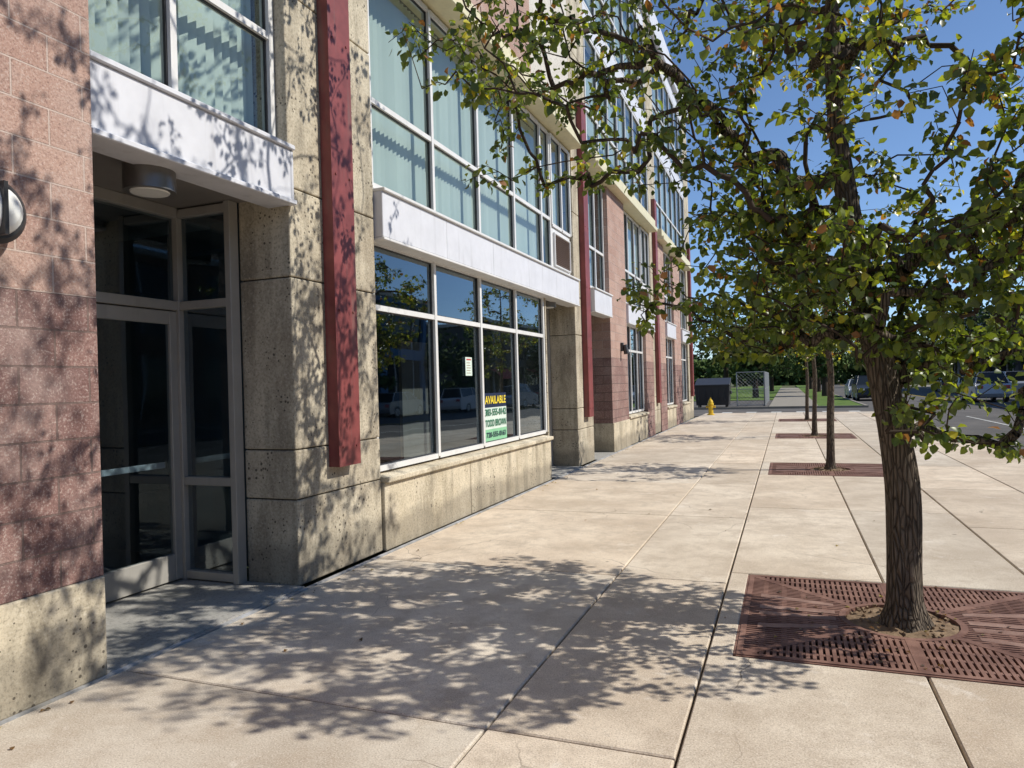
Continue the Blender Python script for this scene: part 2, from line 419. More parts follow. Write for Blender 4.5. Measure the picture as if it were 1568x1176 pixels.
def recess(y0,y1,lamp=True):
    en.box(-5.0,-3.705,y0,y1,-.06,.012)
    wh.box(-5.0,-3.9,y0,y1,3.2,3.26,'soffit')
    ye=y1-.06; yd=ye-1.0
    X=-4.9
    df.box(X-.06,X+.06,y0,y1-.06,3.11,3.199)
    for y in(y0+.03,yd,ye): df.box(X-.055,X+.055,y-.035,y+.035,.012,3.11)
    df.box(X-.05,X+.05,y0+.06,yd-.03,2.32,2.40); df.box(X-.05,X+.05,yd+.03,ye-.03,2.32,2.40)
    gl.quad((X,y0,2.4),(X,ye,2.4),(X+.004,ye,3.11),(X+.004,y0,3.11))
    for a,b in((y0+.07,yd-.04),(yd+.04,ye-.04)):
        if b-a<.3: continue
        df.box(X-.025,X+.03,a,a+.09,.03,2.31); df.box(X-.025,X+.03,b-.09,b,.03,2.31)
        df.box(X-.022,X+.027,a+.09,b-.09,.03,.25); df.box(X-.022,X+.027,a+.09,b-.09,2.2,2.31)
        gl.quad((X,a+.08,.25),(X,b-.08,.25),(X+.003,b-.08,2.2),(X+.003,a+.08,2.2))
        df.tube((X+.09,a+.06,.95),(X+.09,a+.06,1.25),.012,.012,8,'frame'); df.tube((X+.09,a+.06,1.0),(X+.02,a+.06,1.0),.01,.01,8,'frame'); df.tube((X+.09,a+.06,1.2),(X+.02,a+.06,1.2),.01,.01,8,'frame')
        df.box(X-.07,X-.05,a+.1,b-.1,.98,1.03,'frame')
    Y=y1-.07; xs=(-4.87,-4.30)
    for x in xs: df.box(x-.03,x+.03,Y-.05,Y+.05,.012,3.199)
    for z in(.06,.86,2.36,3.15): df.box(xs[0]+.03,xs[1]-.03,Y-.045,Y+.045,z-.035,z+.035)
    gl.quad((xs[0],Y,.06),(xs[1],Y,.06),(xs[1],Y+.004,3.15),(xs[0],Y+.004,3.15))
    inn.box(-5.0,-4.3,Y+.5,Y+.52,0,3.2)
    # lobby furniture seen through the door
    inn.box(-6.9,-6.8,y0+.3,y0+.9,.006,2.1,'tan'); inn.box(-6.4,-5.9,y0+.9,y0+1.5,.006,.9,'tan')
    if lamp:
        ly=y0+.66
        wh.tube((-4.0,ly,3.2),(-4.0,ly,2.98),.165,.165,28,'lampm'); wh.tube((-4.0,ly,2.985),(-4.0,ly,2.972),.13,.12,24,'lens')

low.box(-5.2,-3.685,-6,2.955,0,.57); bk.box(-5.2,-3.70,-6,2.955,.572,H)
C1=4.765
recess(2.96,C1)
wh.box(-3.95,-3.725,2.96,C1-.004,3.16,3.57); wh.box(-3.96,-3.70,2.96,C1+.03,3.571,3.61,'white'); wh.box(-3.97,-3.69,2.96,C1+.025,3.12,3.159,'white')
wh.box(-3.752,-3.722,C1-.003,C1+.03,3.16,3.57)
window([2.99,3.72,C1-.04],[3.66,4.5,6.1],g=gl2,x=-3.9); blinds(2.97,C1,3.66,6.1,-4.1)
window([2.99,3.72,C1-.04],[6.6,7.4,9.1],g=gl2); blinds(2.97,C1,6.6,9.1); st.box(-4.0,-3.8,2.96,C1,9.15,H)
yl.box(-4.0,-3.6,2.96,C1,6.15,6.5)
column(C1,6.05)
Y2=[6.1,7.45,8.78,10.12,11.42]
lowwall(6.06,11.36,(8.1,))
window(Y2,[.80,2.42,3.08],g=gl)
fascia(6.06,13.14)
con.box(-4.95,-3.8,11.46,11.52,0,3.19)
recess(11.52,13.15)
window(Y2+[11.9],[3.64,4.5,6.02],g=gl2,x=-3.84); blinds(6.08,13.1,3.62,6.05)
window([11.95,12.55,13.1],[4.42,6.02],g=gl2,x=-3.82)
def ac(y0,y1,z0,z1,x=-3.84):
    wh.box(x-.1,x+.02,y0,y1,z0,z1,'frame')
    wh.box(x+.021,x+.035,y0+.1,y1-.1,z0+.1,z1-.1,'brown')
    z=z0+.13
    while z<z1-.13:
        wh.box(x+.03,x+.055,y0+.12,y1-.12,z,z+.012,'brown'); z+=.035
    for a,b,c,d in((y0+.08,y0+.11,z0+.08,z1-.08),(y1-.11,y1-.08,z0+.08,z1-.08)): wh.box(x+.022,x+.062,a,b,c,d,'frame')
    for c in(z0+.08,z1-.11): wh.box(x+.022,x+.06,y0+.111,y1-.111,c,c+.03,'frame')
ac(11.97,13.1,3.62,4.38,-3.83)
yl.box(-4.05,-3.5,6.06,13.14,6.08,6.2); yl.box(-4.05,-3.56,6.06,13.14,6.201,6.42)
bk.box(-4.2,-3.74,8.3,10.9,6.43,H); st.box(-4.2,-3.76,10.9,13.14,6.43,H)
window([6.1,7.2,8.27],[6.5,7.4,9.1],g=gl2); blinds(6.1,8.27,6.45,9.1); window([6.1,7.2,8.27],[9.6,10.4,12.2],g=gl2); blinds(6.1,8.27,9.6,12.2)
wh.box(-4.,-3.8,6.07,8.3,9.14,9.56); wh.box(-4.,-3.8,6.07,8.3,12.25,H)
column(13.15)
fascia(14.34,15.9); recess(14.34,15.9,False)
window([14.37,15.1,15.87],[3.64,4.5,6.02],g=gl2); blinds(14.36,15.9,3.62,6.05)
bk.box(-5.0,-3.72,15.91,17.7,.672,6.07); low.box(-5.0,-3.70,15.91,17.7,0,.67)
lowwall(17.705,20.3); window([17.75,18.6,19.45,20.25],[.8,2.42,3.08])
fascia(17.71,21.48)
window([17.75,18.6,19.45,20.25],[3.64,4.5,6.02],g=gl2); blinds(17.7,21.4,3.62,6.05); ac(20.3,21.45,3.62,4.38); window([20.3,20.9,21.45],[4.42,6.02],g=gl2,x=-3.83)
bk.box(-5.0,-3.73,20.305,21.48,0,3.06)
yl.box(-4.05,-3.5,14.34,21.48,6.08,6.2); yl.box(-4.05,-3.56,14.34,21.48,6.201,6.42)
for z0 in(6.5,9.6):
    window([14.4,15.4,16.4,17.4,18.4,19.4,20.4,21.4],[z0,z0+.85,z0+2.5],g=gl2,x=-3.8); blinds(14.4,21.4,z0,z0+2.5)
    wh.box(-4.,-3.76,14.35,21.48,z0+2.55,z0+3.06)
    wh.box(-4.,-3.76,14.35,21.48,z0+3.4,H) if z0>9 else None
column(21.49)
bk.box(-5.0,-3.73,22.67,23.9,0,6.07); lowwall(23.905,25.9); window([23.93,24.9,25.87],[.8,2.42,3.08]); fascia(23.91,25.9)
window([23.93,24.9,25.87],[3.64,4.5,6.02],g=gl2); blinds(23.9,25.9,3.62,6.05)
bk.box(-5.0,-3.73,25.91,27.6,0,6.07); lowwall(27.605,29.6); window([27.63,28.6,29.57],[.8,2.42,3.08]); fascia(27.61,29.75)
window([27.63,28.6,29.7],[3.64,4.5,6.02],g=gl2); blinds(27.6,29.7,3.62,6.05)
yl.box(-4.05,-3.5,22.67,29.78,6.08,6.2); yl.box(-4.05,-3.56,22.67,29.78,6.201,6.42)
for z0 in(6.5,9.6):
    window([22.7,23.9,25.1,26.3,27.5,28.6,29.7],[z0,z0+.85,z0+2.5],g=gl2,x=-3.8); blinds(22.7,29.7,z0,z0+2.5)
    wh.box(-4.,-3.76,22.68,29.78,z0+2.55,z0+3.06)
column(29.8,31.2)
con.box(-14,-4.285,30.7,31.15,0,12.6)
for y0,y1 in((-6,4.88),(4.88,31.2)): wh.box(-4.3,-3.62,y0,y1-.01,H-.55 if y0>0 else H+.01,H+.15)
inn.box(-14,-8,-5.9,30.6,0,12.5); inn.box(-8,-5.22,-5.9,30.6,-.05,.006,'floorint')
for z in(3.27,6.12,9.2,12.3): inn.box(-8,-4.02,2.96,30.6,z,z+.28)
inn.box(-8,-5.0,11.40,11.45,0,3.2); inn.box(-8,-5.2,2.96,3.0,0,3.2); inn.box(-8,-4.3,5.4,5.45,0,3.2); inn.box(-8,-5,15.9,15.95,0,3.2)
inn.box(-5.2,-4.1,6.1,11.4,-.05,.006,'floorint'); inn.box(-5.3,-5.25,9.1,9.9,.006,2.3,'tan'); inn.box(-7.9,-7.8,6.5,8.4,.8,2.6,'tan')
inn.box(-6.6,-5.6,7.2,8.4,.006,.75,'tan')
P(fr.obj('window_frames',BLD)); P(gl.obj('shop_glass',BLD)); P(gl2.obj('upper_glass',BLD)); P(bl.obj('vertical_blinds',BLD)); P(con.obj('concrete_columns',BLD,.012,2)); P(low.obj('low_wall',BLD,.01,2))
P(bk.obj('block_walls',BLD)); P(wh.obj('white_fascia',BLD,.006)); P(rd.obj('red_steel_posts',BLD)); P(yl.obj('yellow_ledges',BLD,.01)); P(inn.obj('interior',BLD)); P(df.obj('door_frames',BLD,.004)); P(st.obj('stucco_walls',BLD)); P(en.obj('entry_slabs',BLD))

L=MB('dark'); L.tube((-3.70,2.33,2.53),(-3.60,2.33,2.53),.165,.165,32); L.tube((-3.6,2.33,2.53),(-3.575,2.33,2.53),.165,.14,32)
for k in range(4):
    a0,a1=k*math.pi/8,(k+1)*math.pi/8
    L.tube((-3.575+.06*math.sin(a0),2.33,2.53),(-3.575+.06*math.sin(a1),2.33,2.53),.125*math.cos(a0),max(.001,.125*math.cos(a1)),24,'lens',cap=False)
L.box(-3.57,-3.50,2.32,2.34,2.4,2.66)
L.obj('wall_lamp')
L=MB('dark'); L.box(-3.72,-3.66,16.9,17.02,2.35,2.55); L.tube((-3.62,16.96,2.5),(-3.58,16.96,2.28),.05,.07,12); L.obj('wall_lamp')

def text(s,y,z,size,mat,parent,w=None,bold=.0):
    cu=bpy.data.curves.new('lettering','FONT'); cu.body=s; cu.size=size; cu.offset=bold; cu.align_x='CENTER'; cu.align_y='CENTER'
    o=bpy.data.objects.new('lettering',cu); o.rotation_euler=(math.pi/2,0,math.pi/2); cu.materials.append(M[mat])
    link(o,parent); o.location=Vector((-3.835,y,z))-parent.location
    if w:
        bpy.context.view_layer.update(); d=o.dimensions.x
        if d>0: o.scale=(w/d,1,1)
    return o
SG=empty('available_sign',(-3.85,9.26,1.17))
m=MB('swhite'); m.box(.003,.007,-.42,.40,-.17,.13); m.box(.003,.008,-.42,.40,.131,.33,'snavy'); m.box(.003,.0075,-.42,.40,-.33,-.171,'sgreen'); m.obj('board',SG)
text('AVAILABLE',9.25,1.40,.15,'syel',SG,.76,.004); text('303-555-0142',9.25,1.23,.13,'sdg',SG,.76,.003); text('TODD BROWN',9.25,1.08,.13,'sdg',SG,.76,.003); text('720-555-0163',9.25,.92,.10,'snavy',SG,.7,.002)
m=MB('swhite'); m.box(-3.852,-3.848,8.30,8.50,1.74,1.98); 
for i in range(5): m.box(-3.848,-3.847,8.33,8.33+random.uniform(.1,.15),1.77+i*.033,1.78+i*.033,'tan')
m.box(-3.848,-3.8465,8.33,8.47,1.94,1.96,'awning'); m.obj('paper_notice')

# ------------------------------------------------------------ trees
LEAFV=np.array([(0,0,0),(.30,.0,.04),(.40,.42,.16),(.40,-.42,.16),(.78,.27,.06),(.78,-.27,.06),(1.0,0,-.12),(.62,0,.0)],dtype=float)
LEAFF=[(0,7,2),(0,3,7),(2,7,4),(4,7,6),(3,5,7),(5,6,7)]
def leaves_mesh(name,P_,D_,N_,Sz,Cc,parent=None,simple=False):
    P_=np.array(P_);D_=np.array(D_);N_=np.array(N_);Sz=np.array(Sz);Cc=np.array(Cc)
    D_/=np.linalg.norm(D_,axis=1)[:,None]+1e-9
    S_=np.cross(N_,D_); S_/=np.linalg.norm(S_,axis=1)[:,None]+1e-9; N2=np.cross(D_,S_)
    if simple: lv=LEAFV[[0,2,6,3]]; lf=[(0,3,2,1)]
    else: lv=LEAFV; lf=LEAFF
    nl=len(P_); k=len(lv)
    curl=rng.uniform(.2,1.9,nl)
    V=P_[:,None,:]+Sz[:,None,None]*(lv[None,:,0,None]*D_[:,None,:]+lv[None,:,1,None]*S_[:,None,:]*.95+(lv[None,:,2]*curl[:,None])[:,:,None]*N2[:,None,:])
    V=V.reshape(-1,3)
    me=bpy.data.meshes.new(name)
    fl=len(lf); fs=len(lf[0])
    F=(np.array(lf)[None,:,:]+ (np.arange(nl)*k)[:,None,None]).reshape(-1)
    me.vertices.add(len(V)); me.vertices.foreach_set('co',V.ravel())
    me.loops.add(len(F)); me.loops.foreach_set('vertex_index',F.astype(np.int32))
    npoly=nl*fl; me.polygons.add(npoly); me.polygons.foreach_set('loop_start',np.arange(npoly)*fs); 
    me.update(calc_edges=True); me.validate()
    me.materials.append(M['farleaf' if simple else 'leaf'])
    c4=np.ones((nl,k,4),dtype=np.float32); c4[:,:,:3]=Cc[:,None,:]
    ca=me.color_attributes.new('tint','FLOAT_COLOR','POINT'); ca.data.foreach_set('color',c4.ravel())
    o=bpy.data.objects.new(name,me); link(o,parent); return o
def leafcolor(p,yel):
    r=random.random(); nz=noise.noise(Vector(p)*1.3)*.5+.5
    y=yel*(.4+1.3*nz)
    if r<.03+.07*yel: c=(.25,.12,.05)
    elif r<.05+y*.26: c=(.46,.43,.06)
    elif r<.14+y*.85: c=(.25,.31,.05)
    elif r<.62: c=(.125,.175,.042)
    else: c=(.062,.10,.032)
    k=random.uniform(.7,1.25); return [x*k for x in c]
def make_tree(loc,trunk,radii,blobs,n_attr,per,lsz,seed,yel=lambda p:.15,k0=.0036,thr=-.08,name='pear_tree',fork=1.3,ns=1.0):
    random.seed(seed); 
    E=empty(name,loc); L0=Vector(loc)
    T=[Vector(p) for p in trunk]
    pts=[];rs=[]
    for i in range(len(T)-1):
        p0=T[max(i-1,0)];p1=T[i];p2=T[i+1];p3=T[min(i+2,len(T)-1)]
        for j in range(8):
            t=j/8; pts.append(.5*((2*p1)+(p2-p0)*t+(2*p0-5*p1+4*p2-p3)*t*t+(3*p1-p0-3*p2+p3)*t**3)); rs.append(radii[i]*(1-t)+radii[i+1]*t)
    pts.append(T[-1]);rs.append(radii[-1])
    m=MB('bark'); n=28; vs=[]
    for i,(p,r_) in enumerate(zip(pts,rs)):
        for a in range(n):
            th=2*math.pi*a/n; q=Vector((math.cos(th),math.sin(th),0))
            rr=r_*(1+.14*noise.noise(Vector((q.x*1.6,q.y*1.6,p.z*1.5+seed)))+.07*noise.noise(Vector((q.x*5,q.y*5,p.z*2.5))))
            if p.z<.16: rr*=1+.35*((.16-p.z)/.16)**1.5*(1+.4*math.sin(th*5+seed))
            vs.append(p+q*rr)
    m.add(vs,[(i*n+a,i*n+(a+1)%n,(i+1)*n+(a+1)%n,(i+1)*n+a) for i in range(len(pts)-1) for a in range(n)],None,True)
    nodes=[];par=[];trk=[];
    for i,(p,r_) in enumerate(zip(pts,rs)):
        if p.z>fork: nodes.append(tuple(p)); par.append(len(nodes)-2 if len(nodes)>1 else -1); trk.append(r_)
    nt=len(nodes)
    tw=sum(b[2] for b in blobs); at=[]
    while len(at)<n_attr:
        r_=random.random()*tw
        for c,rad,w in blobs:
            r_-=w
            if r_<=0: break
        while True:
            u=Vector([random.uniform(-1,1) for _ in range(3)])
            if u.length<1: break
        u=u*(u.length**-.25 if u.length>0 else 1)
        p=Vector((c[0]+u.x*rad[0],c[1]+u.y*rad[1],c[2]+u.z*rad[2]))
        if p.x+loc[0]<-3.4: continue
        if noise.noise(p*ns+Vector((seed,0,0)))<thr+random.uniform(-.12,.12): continue
        at.append(p)
    tk=np.array(nodes)
    at.sort(key=lambda p: np.min(np.linalg.norm(tk-np.array(p),axis=1)))
    NA=np.zeros((n_attr*14+200,3)); NA[:nt]=tk; cnt=nt
    paths=[]
    for p in at:
        pa=np.array(p); d=NA[:cnt]-pa; dist=np.linalg.norm(d,axis=1)
        cost=dist+.55*np.maximum(0,d[:,2]+.1*dist)
        j=int(np.argmin(cost)); q=Vector(NA[j]); L=(p-q).length
        ns_=max(1,min(12,math.ceil(L/.18))); path=[]
        prev=j; side=Vector([random.gauss(0,1) for _ in range(3)])*.07*L
        for s in range(1,ns_+1):
            t=s/ns_; x=q.lerp(p,t)+side*math.sin(math.pi*t)+Vector((0,0,.10*L*math.sin(math.pi*t)))
            if s<ns_: x+=Vector([random.gauss(0,.012) for _ in range(3)])
            NA[cnt]=x; nodes.append(tuple(x)); par.append(prev); prev=cnt; cnt+=1; path.append(prev)
        paths.append([j]+path)
    tips=np.zeros(cnt); 
    for pth in paths: tips[pth[-1]]+=1
    for i in range(cnt-1,0,-1):
        if par[i]>=0: tips[par[i]]+=tips[i]
    for i in range(nt,cnt):
        pr=par[i]; r1=max(.0026,k0*tips[i]**.55); r0=max(.0026,k0*tips[pr]**.55) if pr>=nt else r1*1.25
        if pr<nt: r1=min(r1,trk[pr]*.6); r0=min(r0,trk[pr]*.7)
        r0=min(r0,r1*1.35)
        m.tube(nodes[pr],nodes[i],r0,r1,7 if r1>.012 else 3,'bark' if r1>.02 else 'twig',cap=False)
    PP=[];DD=[];NN=[];SS=[];CC=[]
    for pth in paths:
        sub=pth[-4:]
        for _ in range(per if random.random()<.85 else per*2):
            i=random.randrange(len(sub)-1) if len(sub)>1 else 0
            if random.random()<.6: i=max(0,len(sub)-2)
            a=Vector(nodes[sub[i]]); b_=Vector(nodes[sub[i+1]]) if len(sub)>1 else a
            t=random.random(); p=a.lerp(b_,t)
            off=Vector([random.gauss(0,1) for _ in range(3)]); off.z=off.z*.8-.25; off.normalize()
            PP.append(p+off*random.uniform(.015,.07)); 
            d=off*.8+Vector((0,0,-.45))+Vector([random.gauss(0,.35) for _ in range(3)]); DD.append(d)
            NN.append(Vector((random.gauss(.25,.7),random.gauss(0,.7),1))); SS.append(lsz*random.uniform(.6,1.25)); CC.append(leafcolor(p+L0,yel(p)))
    o=m.obj('trunk_and_branches',E)
    lo=leaves_mesh('foliage',PP,DD,NN,SS,CC,E)
    print('TREE',name,cnt,len(PP)); return E
make_tree((.67,5.18,0),[(0,0,-.03),(.0,0,.35),(.0,0,.9),(-.09,.02,1.6),(-.19,.02,2.2),(-.28,.02,2.9),(-.33,.05,3.6),(-.3,.1,4.4),(-.2,.1,5.4),(-.2,0,6.4)],
  [.12,.105,.10,.092,.08,.065,.05,.038,.025,.012],
  [((.35,.1,3.3),(1.75,1.8,1.15),.46),((.35,.0,2.35),(1.55,1.4,.65),.24),((-.8,.2,2.3),(1.0,1.1,.55),.12),((-1.75,-.6,3.5),(1.35,1.5,.7),.09),((-2.1,-.3,4.2),(1.3,1.4,.5),.07),((.5,-.25,1.6),(.95,.6,.6),.07),((.2,.2,4.8),(2.1,2.2,.9),.13),((-1.0,-.1,5.9),(2.4,2.5,1.5),.24)],
  2750,9,.057,3,yel=lambda p:max(0,min(.6,.15+.3*(p.z-2.5)))*(1 if p.x>-.9 else .2),k0=.0025,thr=-.09,ns=1.3)
for k,(ty,s) in enumerate(((13.4,11),(20.9,12),(28.6,13))):
    sc=(1,1.1,1.25)[k]
    make_tree((.66,ty,0),[(0,0,-.03),(0.02,0,.8),(.05,.05,1.6),(0,0,2.4*sc),(0,.05,3.6*sc),(0,0,4.4*sc)],[.075,.06,.055,.045,.03,.015],
      [((0,0,3.4*sc),(1.3*sc,1.4*sc,1.1*sc),.7),((.2,0,2.5),(.9,.9,.6),.2)],300,8,.075,s,yel=lambda p:.3,thr=-.1,k0=.0027)
make_tree((.66,-3.2,0),[(0,0,-.03),(0.02,0,.8),(.05,.05,1.6),(0,0,2.4),(0,.05,3.6),(0,0,4.4)],[.11,.10,.09,.07,.035,.015],
      [((0,-.3,3.9),(1.7,1.6,1.5),.7)],200,8,.085,21,thr=-.1,k0=.003)

def far_trees():
    random.seed(5); E=empty('distant_trees',(0,80,0)); PP=[];DD=[];NN=[];SS=[];CC=[]; m=MB('twig')
    spec=[(-9,64,9.5,4.5),(-5.5,72,9.5,4.5),(-2.6,66,6.5,2.3),(-1.8,95,8.5,4.5),(3.2,85,7.5,3.2),(-13,60,10,5),(3.0,66,5.5,1.8),(-3,120,10,6),(6,130,9,5),(-14,90,13,6),(14,120,9,5),(20,100,9,5),(3.0,105,8,4),(17,75,8,3.6),(16.8,52,6.5,2.8),(16.8,38,6,2.6),(26,140,11,7)]
    spec+=[(x,165+random.uniform(-15,15),random.uniform(7,9.5),8) for x in range(-50,90,11)]
    for x,y,h,r_ in spec:
        big=y>150
        m.tube((x,y-80,-.2),(x,y-80,h*.55),.28,.16,8)
        cl=[(Vector((x,y-80,h*(.40 if big else .58)))+Vector([random.uniform(-1,1)*r_*.75,random.uniform(-1,1)*r_*.6,random.uniform(-.9,1)*h*.34]),random.uniform(.35,.55)*r_) for _ in range(18)]
        for c,_ in cl: m.tube((x,y-80,h*.35),c,.07,.03,5)
        sz=(.8,1.5) if big else (.25,.5)
        for i in range(1500):
            c,cr=random.choice(cl); u=Vector([random.gauss(0,1) for _ in range(3)]).normalized()
            p=c+Vector((u.x,u.y,u.z*.7))*cr*random.uniform(.5,1.05); p.z=max(p.z,.3 if big else 1.8); PP.append(p); DD.append(Vector([random.gauss(0,1) for _ in range(3)])); NN.append(u+Vector((0,0,.6))+Vector([random.gauss(0,.4) for _ in range(3)])); SS.append(random.uniform(*sz)); k=random.uniform(.6,1.3)
            CC.append((.065*k,.10*k,.028*k))
    m.obj('trunks',E); leaves_mesh('foliage',PP,DD,NN,SS,CC,E,simple=True)
far_trees()

PP=[];DD=[];NN=[];SS=[];CC=[]
for i in range(170):
    if random.random()<.45: x=-3.62+abs(random.gauss(0,.06)); y=random.uniform(1,25)
    elif random.random()<.35: x=random.uniform(-3.6,4); y=random.uniform(1,25)
    else: x=.65+random.gauss(0,.4); y=5.2+random.gauss(0,.4)
    PP.append((x,y,.006)); a=random.uniform(0,6.28); DD.append((math.cos(a),math.sin(a),.05)); NN.append((random.gauss(0,.15),random.gauss(0,.15),1)); SS.append(random.uniform(.02,.04)); CC.append(random.choice([(.22,.13,.05),(.16,.09,.04),(.3,.24,.06),(.1,.07,.04)]))
leaves_mesh('fallen_leaves',PP,DD,NN,SS,CC)

# ------------------------------------------------------------ street furniture & far objects
def hydrant(x,y):
    m=MB('hyd')
    prof=[(.16,0),(.16,.05),(.11,.06),(.105,.45),(.14,.46),(.14,.52),(.12,.53),(.11,.6),(.08,.68),(.03,.72),(.03,.77)]
    for (r0,z0),(r1,z1) in zip(prof[:-1],prof[1:]): m.tube((x,y,z0),(x,y,z1+.0001),r0,r1,16,cap=False)
    m.tube((x,y,.77),(x,y,.78),.03,.02,8)
    m.tube((x-.19,y,.38),(x+.19,y,.38),.05,.05,12); m.tube((x-.21,y,.38),(x-.19,y,.38),.06,.06,8); m.tube((x+.19,y,.38),(x+.21,y,.38),.06,.06,8)
    m.tube((x,y,.34),(x,y-.19,.34),.065,.065,12); m.tube((x,y-.19,.34),(x,y-.21,.34),.078,.078,8)
    m.obj('fire_hydrant')
hydrant(-3.25,33.2)
m=MB('dark')
X0,Y0=-5.2,44.5
m.add([(X0,Y0,.05),(X0+1.9,Y0,.05),(X0+1.9,Y0+1.3,.05),(X0,Y0+1.3,.05),(X0-.08,Y0-.15,1.25),(X0+1.98,Y0-.15,1.25),(X0+1.98,Y0+1.4,1.7),(X0-.08,Y0+1.4,1.7)],[(0,3,2,1),(4,5,6,7),(0,1,5,4),(1,2,6,5),(2,3,7,6),(3,0,4,7)])
for i in range(5): m.box(X0+.15+i*.38,X0+.2+i*.38,Y0-.13,Y0,.3,1.1)
m.box(X0-.15,X0-.08,Y0+.3,Y0+.9,.7,.9); m.box(X0+1.98,X0+2.05,Y0+.3,Y0+.9,.7,.9); m.box(X0-.1,X0+2.0,Y0-.2,Y0-.12,1.2,1.3)
for a in(.1,1.7):
    for b_ in(.15,1.1): m.tube((X0+a,Y0+b_,-.02),(X0+a+.08,Y0+b_,-.02),.09,.09,10)
m.obj('dumpster',bevel=.02)
m=MB('fencem')
def fence(p0,p1,h=2.1,s=.22):
    p0=Vector(p0);p1=Vector(p1);L=(p1-p0).length;d=(p1-p0)/L;n=max(1,int(L/1.1))
    for i in range(n+1): q=p0+d*L*i/n; m.tube(q,q+Vector((0,0,h)),.035,.035,8)
    for z in(.08,h*.5,h): m.tube(p0+Vector((0,0,z)),p1+Vector((0,0,z)),.022,.022,6)
    k=-h
    while k<L:
        a,b_=max(0,k),min(L,k+h); 
        if b_>a:
            m.tube(p0+d*a+Vector((0,0,a-k)),p0+d*b_+Vector((0,0,b_-k)),.005,.005,3,cap=False)
            m.tube(p0+d*a+Vector((0,0,h-(a-k))),p0+d*b_+Vector((0,0,h-(b_-k))),.005,.005,3,cap=False)
        k+=s
fence((-2.9,46,-.1),(-1.3,46,-.1)); fence((-1.3,46,-.1),(-1.3,57,-.1)); m.obj('chain_link_fence')
def wheel(m,x,y,r=.33,w=.2,s=1):
    m.tube((x-w/2,y,r),(x+w/2,y,r),r,r,24,'dark'); m.tube((x+s*w/2,y,r),(x+s*(w/2+.01),y,r),r*.66,r*.6,18,'frame')
    for k in range(5):
        a=k*2*math.pi/5; m.tube((x+s*(w/2+.012),y,r),(x+s*(w/2+.012),y+math.cos(a)*r*.6,r+math.sin(a)*r*.6),.03,.02,6,'dframe')
def car(x,y,mat,head=1,suv=False):
    E=empty('parked_car',(x,y,-.15)); m=MB(mat); hw=.9
    up=.18 if suv else 0
    prof=[(-2.2,.28),(-2.28,.5),(-2.22,.78+up),(-2.05,.9+up),(-1.2,.95+up),(.95,.93+up),(1.9,.80+up),(2.2,.68+up),(2.3,.45),(2.2,.25)]
    bot=[]
    for cy in(1.38,-1.35):
        for k in range(9):
            a=math.pi*k/8; bot.append((cy+math.cos(a)*.40,.28+math.sin(a)*.40))
    pr=prof+bot
    n=len(pr)
    vs=[(-hw+.0,a*head,z) for a,z in pr]+[(hw,a*head,z) for a,z in pr]
    m.add(vs,[tuple(range(n)),tuple(range(n,2*n))[::-1]]+[(i,(i+1)%n,n+(i+1)%n,n+i) for i in range(n)])
    o=m.obj('body',E,.05,3)
    c=MB('dglass'); zr=1.43+up*1.6; zb=.94+up
    gb=[(-1.95 if suv else -1.75,zb),(1.0,zb)]; gt=[(-1.7 if suv else -1.2,zr),(.25,zr)]
    V=[(-.84,gb[0][0]*head,zb-.02),(.84,gb[0][0]*head,zb-.02),(.84,gb[1][0]*head,zb-.02),(-.84,gb[1][0]*head,zb-.02),(-.64,gt[0][0]*head,zr),(.64,gt[0][0]*head,zr),(.64,gt[1][0]*head,zr),(-.64,gt[1][0]*head,zr)]
    c.add(V,[(4,5,6,7),(0,1,5,4),(1,2,6,5),(2,3,7,6),(3,0,4,7)]); c.obj('cabin_glass',E,.03,2)
    q=MB(mat); q.box(-.63,.63,min(gt[0][0]*head,gt[1][0]*head),max(gt[0][0]*head,gt[1][0]*head),zr+.002,zr+.035)
    for i,j in((0,4),(1,5),(2,6),(3,7)): q.tube(V[i],V[j],.045,.04,6)
    for sx in(-1,1): q.tube((sx*.845,-.35*head,zb),(sx*.65,-.42*head,zr),.035,.03,6); q.box(sx*.95-.07,sx*.95+.07,.65*head-.05,.65*head+.05,zb+.02,zb+.16)
    q.obj('roof_and_pillars',E,.012,2)
    w=MB('dark')
    for sx in(-1,1):
        for cy in(1.38,-1.35): wheel(w,sx*.80,cy*head,s=sx)
    for sx in(-1,1): w.box(sx*.62-.17,sx*.62+.17,2.2*head-.1,2.2*head+.1,.55+up,.68+up,'lens'); w.box(sx*.66-.14,sx*.66+.14,-2.2*head-.08,-2.2*head+.08,.62+up,.8+up,'awning')
    w.obj('wheels_and_lights',E,.01)
M['car1']=painted('car_paint_silver',(.45,.47,.50),.25,.03,metal=.4,dirt=0); M['car2']=painted('car_paint_dark',(.03,.035,.045),.25,.03,dirt=0); M['car3']=painted('car_paint_white',(.75,.75,.75),.25,.03,dirt=0)
for y,c_,sv in((58,'car1',True),(64.5,'car2',True),(71,'car3',False),(78,'car2',False),(47,'car3',True),(38,'car1',False),(25,'car2',True),(8,'car3',True)): car(14.3,y,c_,1,sv)
car(11.0,50,'car1',1,True); car(5.35,56,'car2',-1,True); car(5.35,63,'car1',-1)
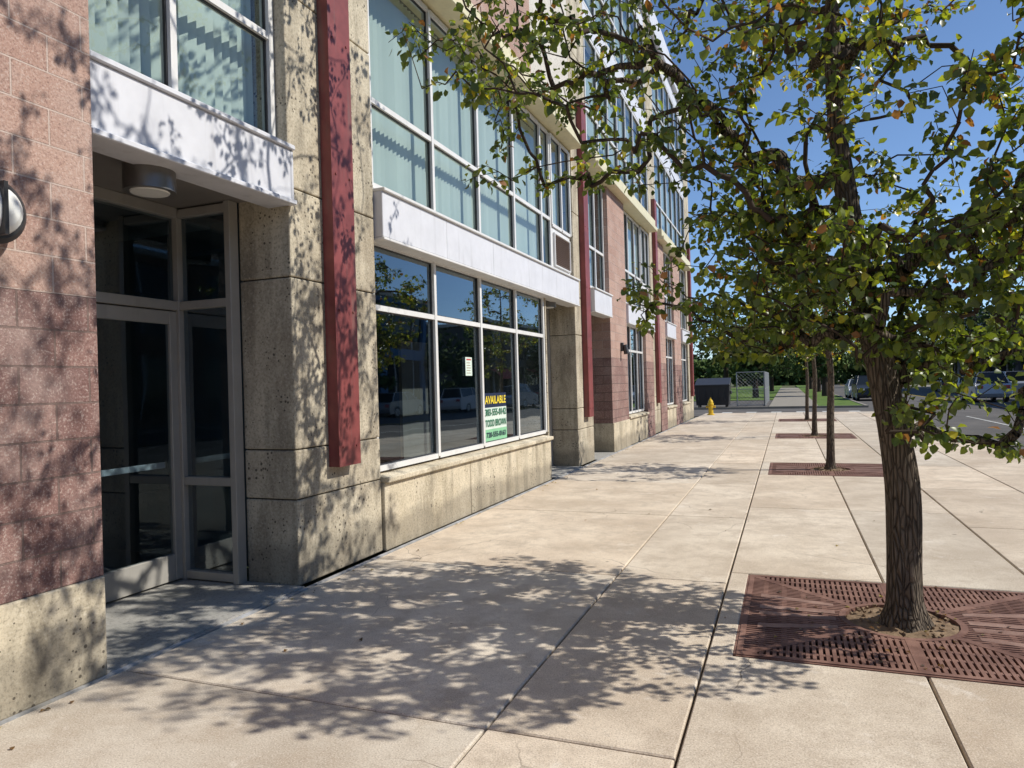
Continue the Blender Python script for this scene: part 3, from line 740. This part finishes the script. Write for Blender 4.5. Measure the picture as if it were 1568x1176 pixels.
def obuild(name,x0,x1,y0,y1,h,mat,bays,fl,aw=False):
    m=MB(mat); m.box(x0+.3,x1,y0+.01,y1-.01,-.19,h-.1); m.box(x0+.25,x0+.29,y0+.2,y1-.2,.2,h-.4,'dglass')
    bw=(y1-y0)/bays; fh=h/fl
    for i in range(bays+1): m.box(x0,x0+.28,max(y0,y0+i*bw-.5),min(y1,y0+i*bw+.5),-.19,h)
    for j in range(fl+1): m.box(x0+.02,x0+.27,y0,y1,max(-.19,j*fh-.35) ,min(h-.002,j*fh+.45))
    for i in range(bays):
        for q in(1,2): m.box(x0+.17,x0+.26,y0+(i+q/3)*bw-.04,y0+(i+q/3)*bw+.04,.2,h-.4,'frame')
    m.box(x0-.12,x1,y0-.1,y1+.1,h+.002,h+.3,'stucco')
    if aw:
        for i in range(0,bays,2): m.add([(x0-1.0,y0+i*bw+.6,2.5),(x0-1.0,y0+(i+1)*bw-.6,2.5),(x0-.01,y0+(i+1)*bw-.6,3.3),(x0-.01,y0+i*bw+.6,3.3),(x0-1.0,y0+i*bw+.6,2.3),(x0-1.0,y0+(i+1)*bw-.6,2.3)],[(0,1,2,3),(4,5,1,0)],'awning')
    for j in range(fl):
        for k in range(3): m.box(x0+2+k*3,x0+3.4+k*3,y0-.02,y0+.02,j*fh+1,j*fh+2.3,'dglass')
    m.obj(name)
obuild('brick_building',18.5,32,-30,8,8,'bldB',7,2); obuild('blue_building',18.5,32,12,50,8,'bldA',6,2); obuild('dark_building',18.5,34,62,100,7.5,'bldC',7,2,True)

# ------------------------------------------------------------ light
el,az=math.radians(42),math.radians(76)
S_=Vector((math.cos(el)*math.sin(az),math.cos(el)*math.cos(az),math.sin(el)))
sl=bpy.data.lights.new('sun','SUN'); sl.energy=5.0; sl.angle=math.radians(.5); sl.color=(1,.95,.86)
so=bpy.data.objects.new('sun',sl); so.rotation_euler=(-S_).to_track_quat('-Z','Y').to_euler(); so.location=(10,5,20); COL.objects.link(so)
w=bpy.data.worlds.new('World'); scene.world=w; w.use_nodes=True; nt=w.node_tree
sky=nt.nodes.new('ShaderNodeTexSky'); sky.sky_type='NISHITA'; sky.sun_disc=False; sky.sun_elevation=el; sky.sun_rotation=az; sky.altitude=2500; sky.air_density=1.0; sky.dust_density=0; sky.ozone_density=4.0
nt.links.new(sky.outputs[0],nt.nodes['Background'].inputs[0]); nt.nodes['Background'].inputs[1].default_value=.15

# ------------------------------------------------------------ camera
th=math.atan(421/1087); roll=.028
F=Vector((-math.sin(th),math.cos(th),.0018)).normalized(); R=Vector((math.cos(th),math.sin(th),0)); U=R.cross(F).normalized()
r2=R*math.cos(roll)-U*math.sin(roll); u2=R*math.sin(roll)+U*math.cos(roll)
mat=Matrix((( r2.x,u2.x,-F.x,0),(r2.y,u2.y,-F.y,0),(r2.z,u2.z,-F.z,1.6),(0,0,0,1)))
cd=bpy.data.cameras.new('camera'); cd.sensor_width=36; cd.lens=1087/1568*36; cd.clip_end=2000; cd.clip_start=.05
co=bpy.data.objects.new('camera',cd); co.matrix_world=mat; COL.objects.link(co); scene.camera=co
scene.view_settings.view_transform='Standard'; scene.view_settings.look='None'; scene.view_settings.exposure=0
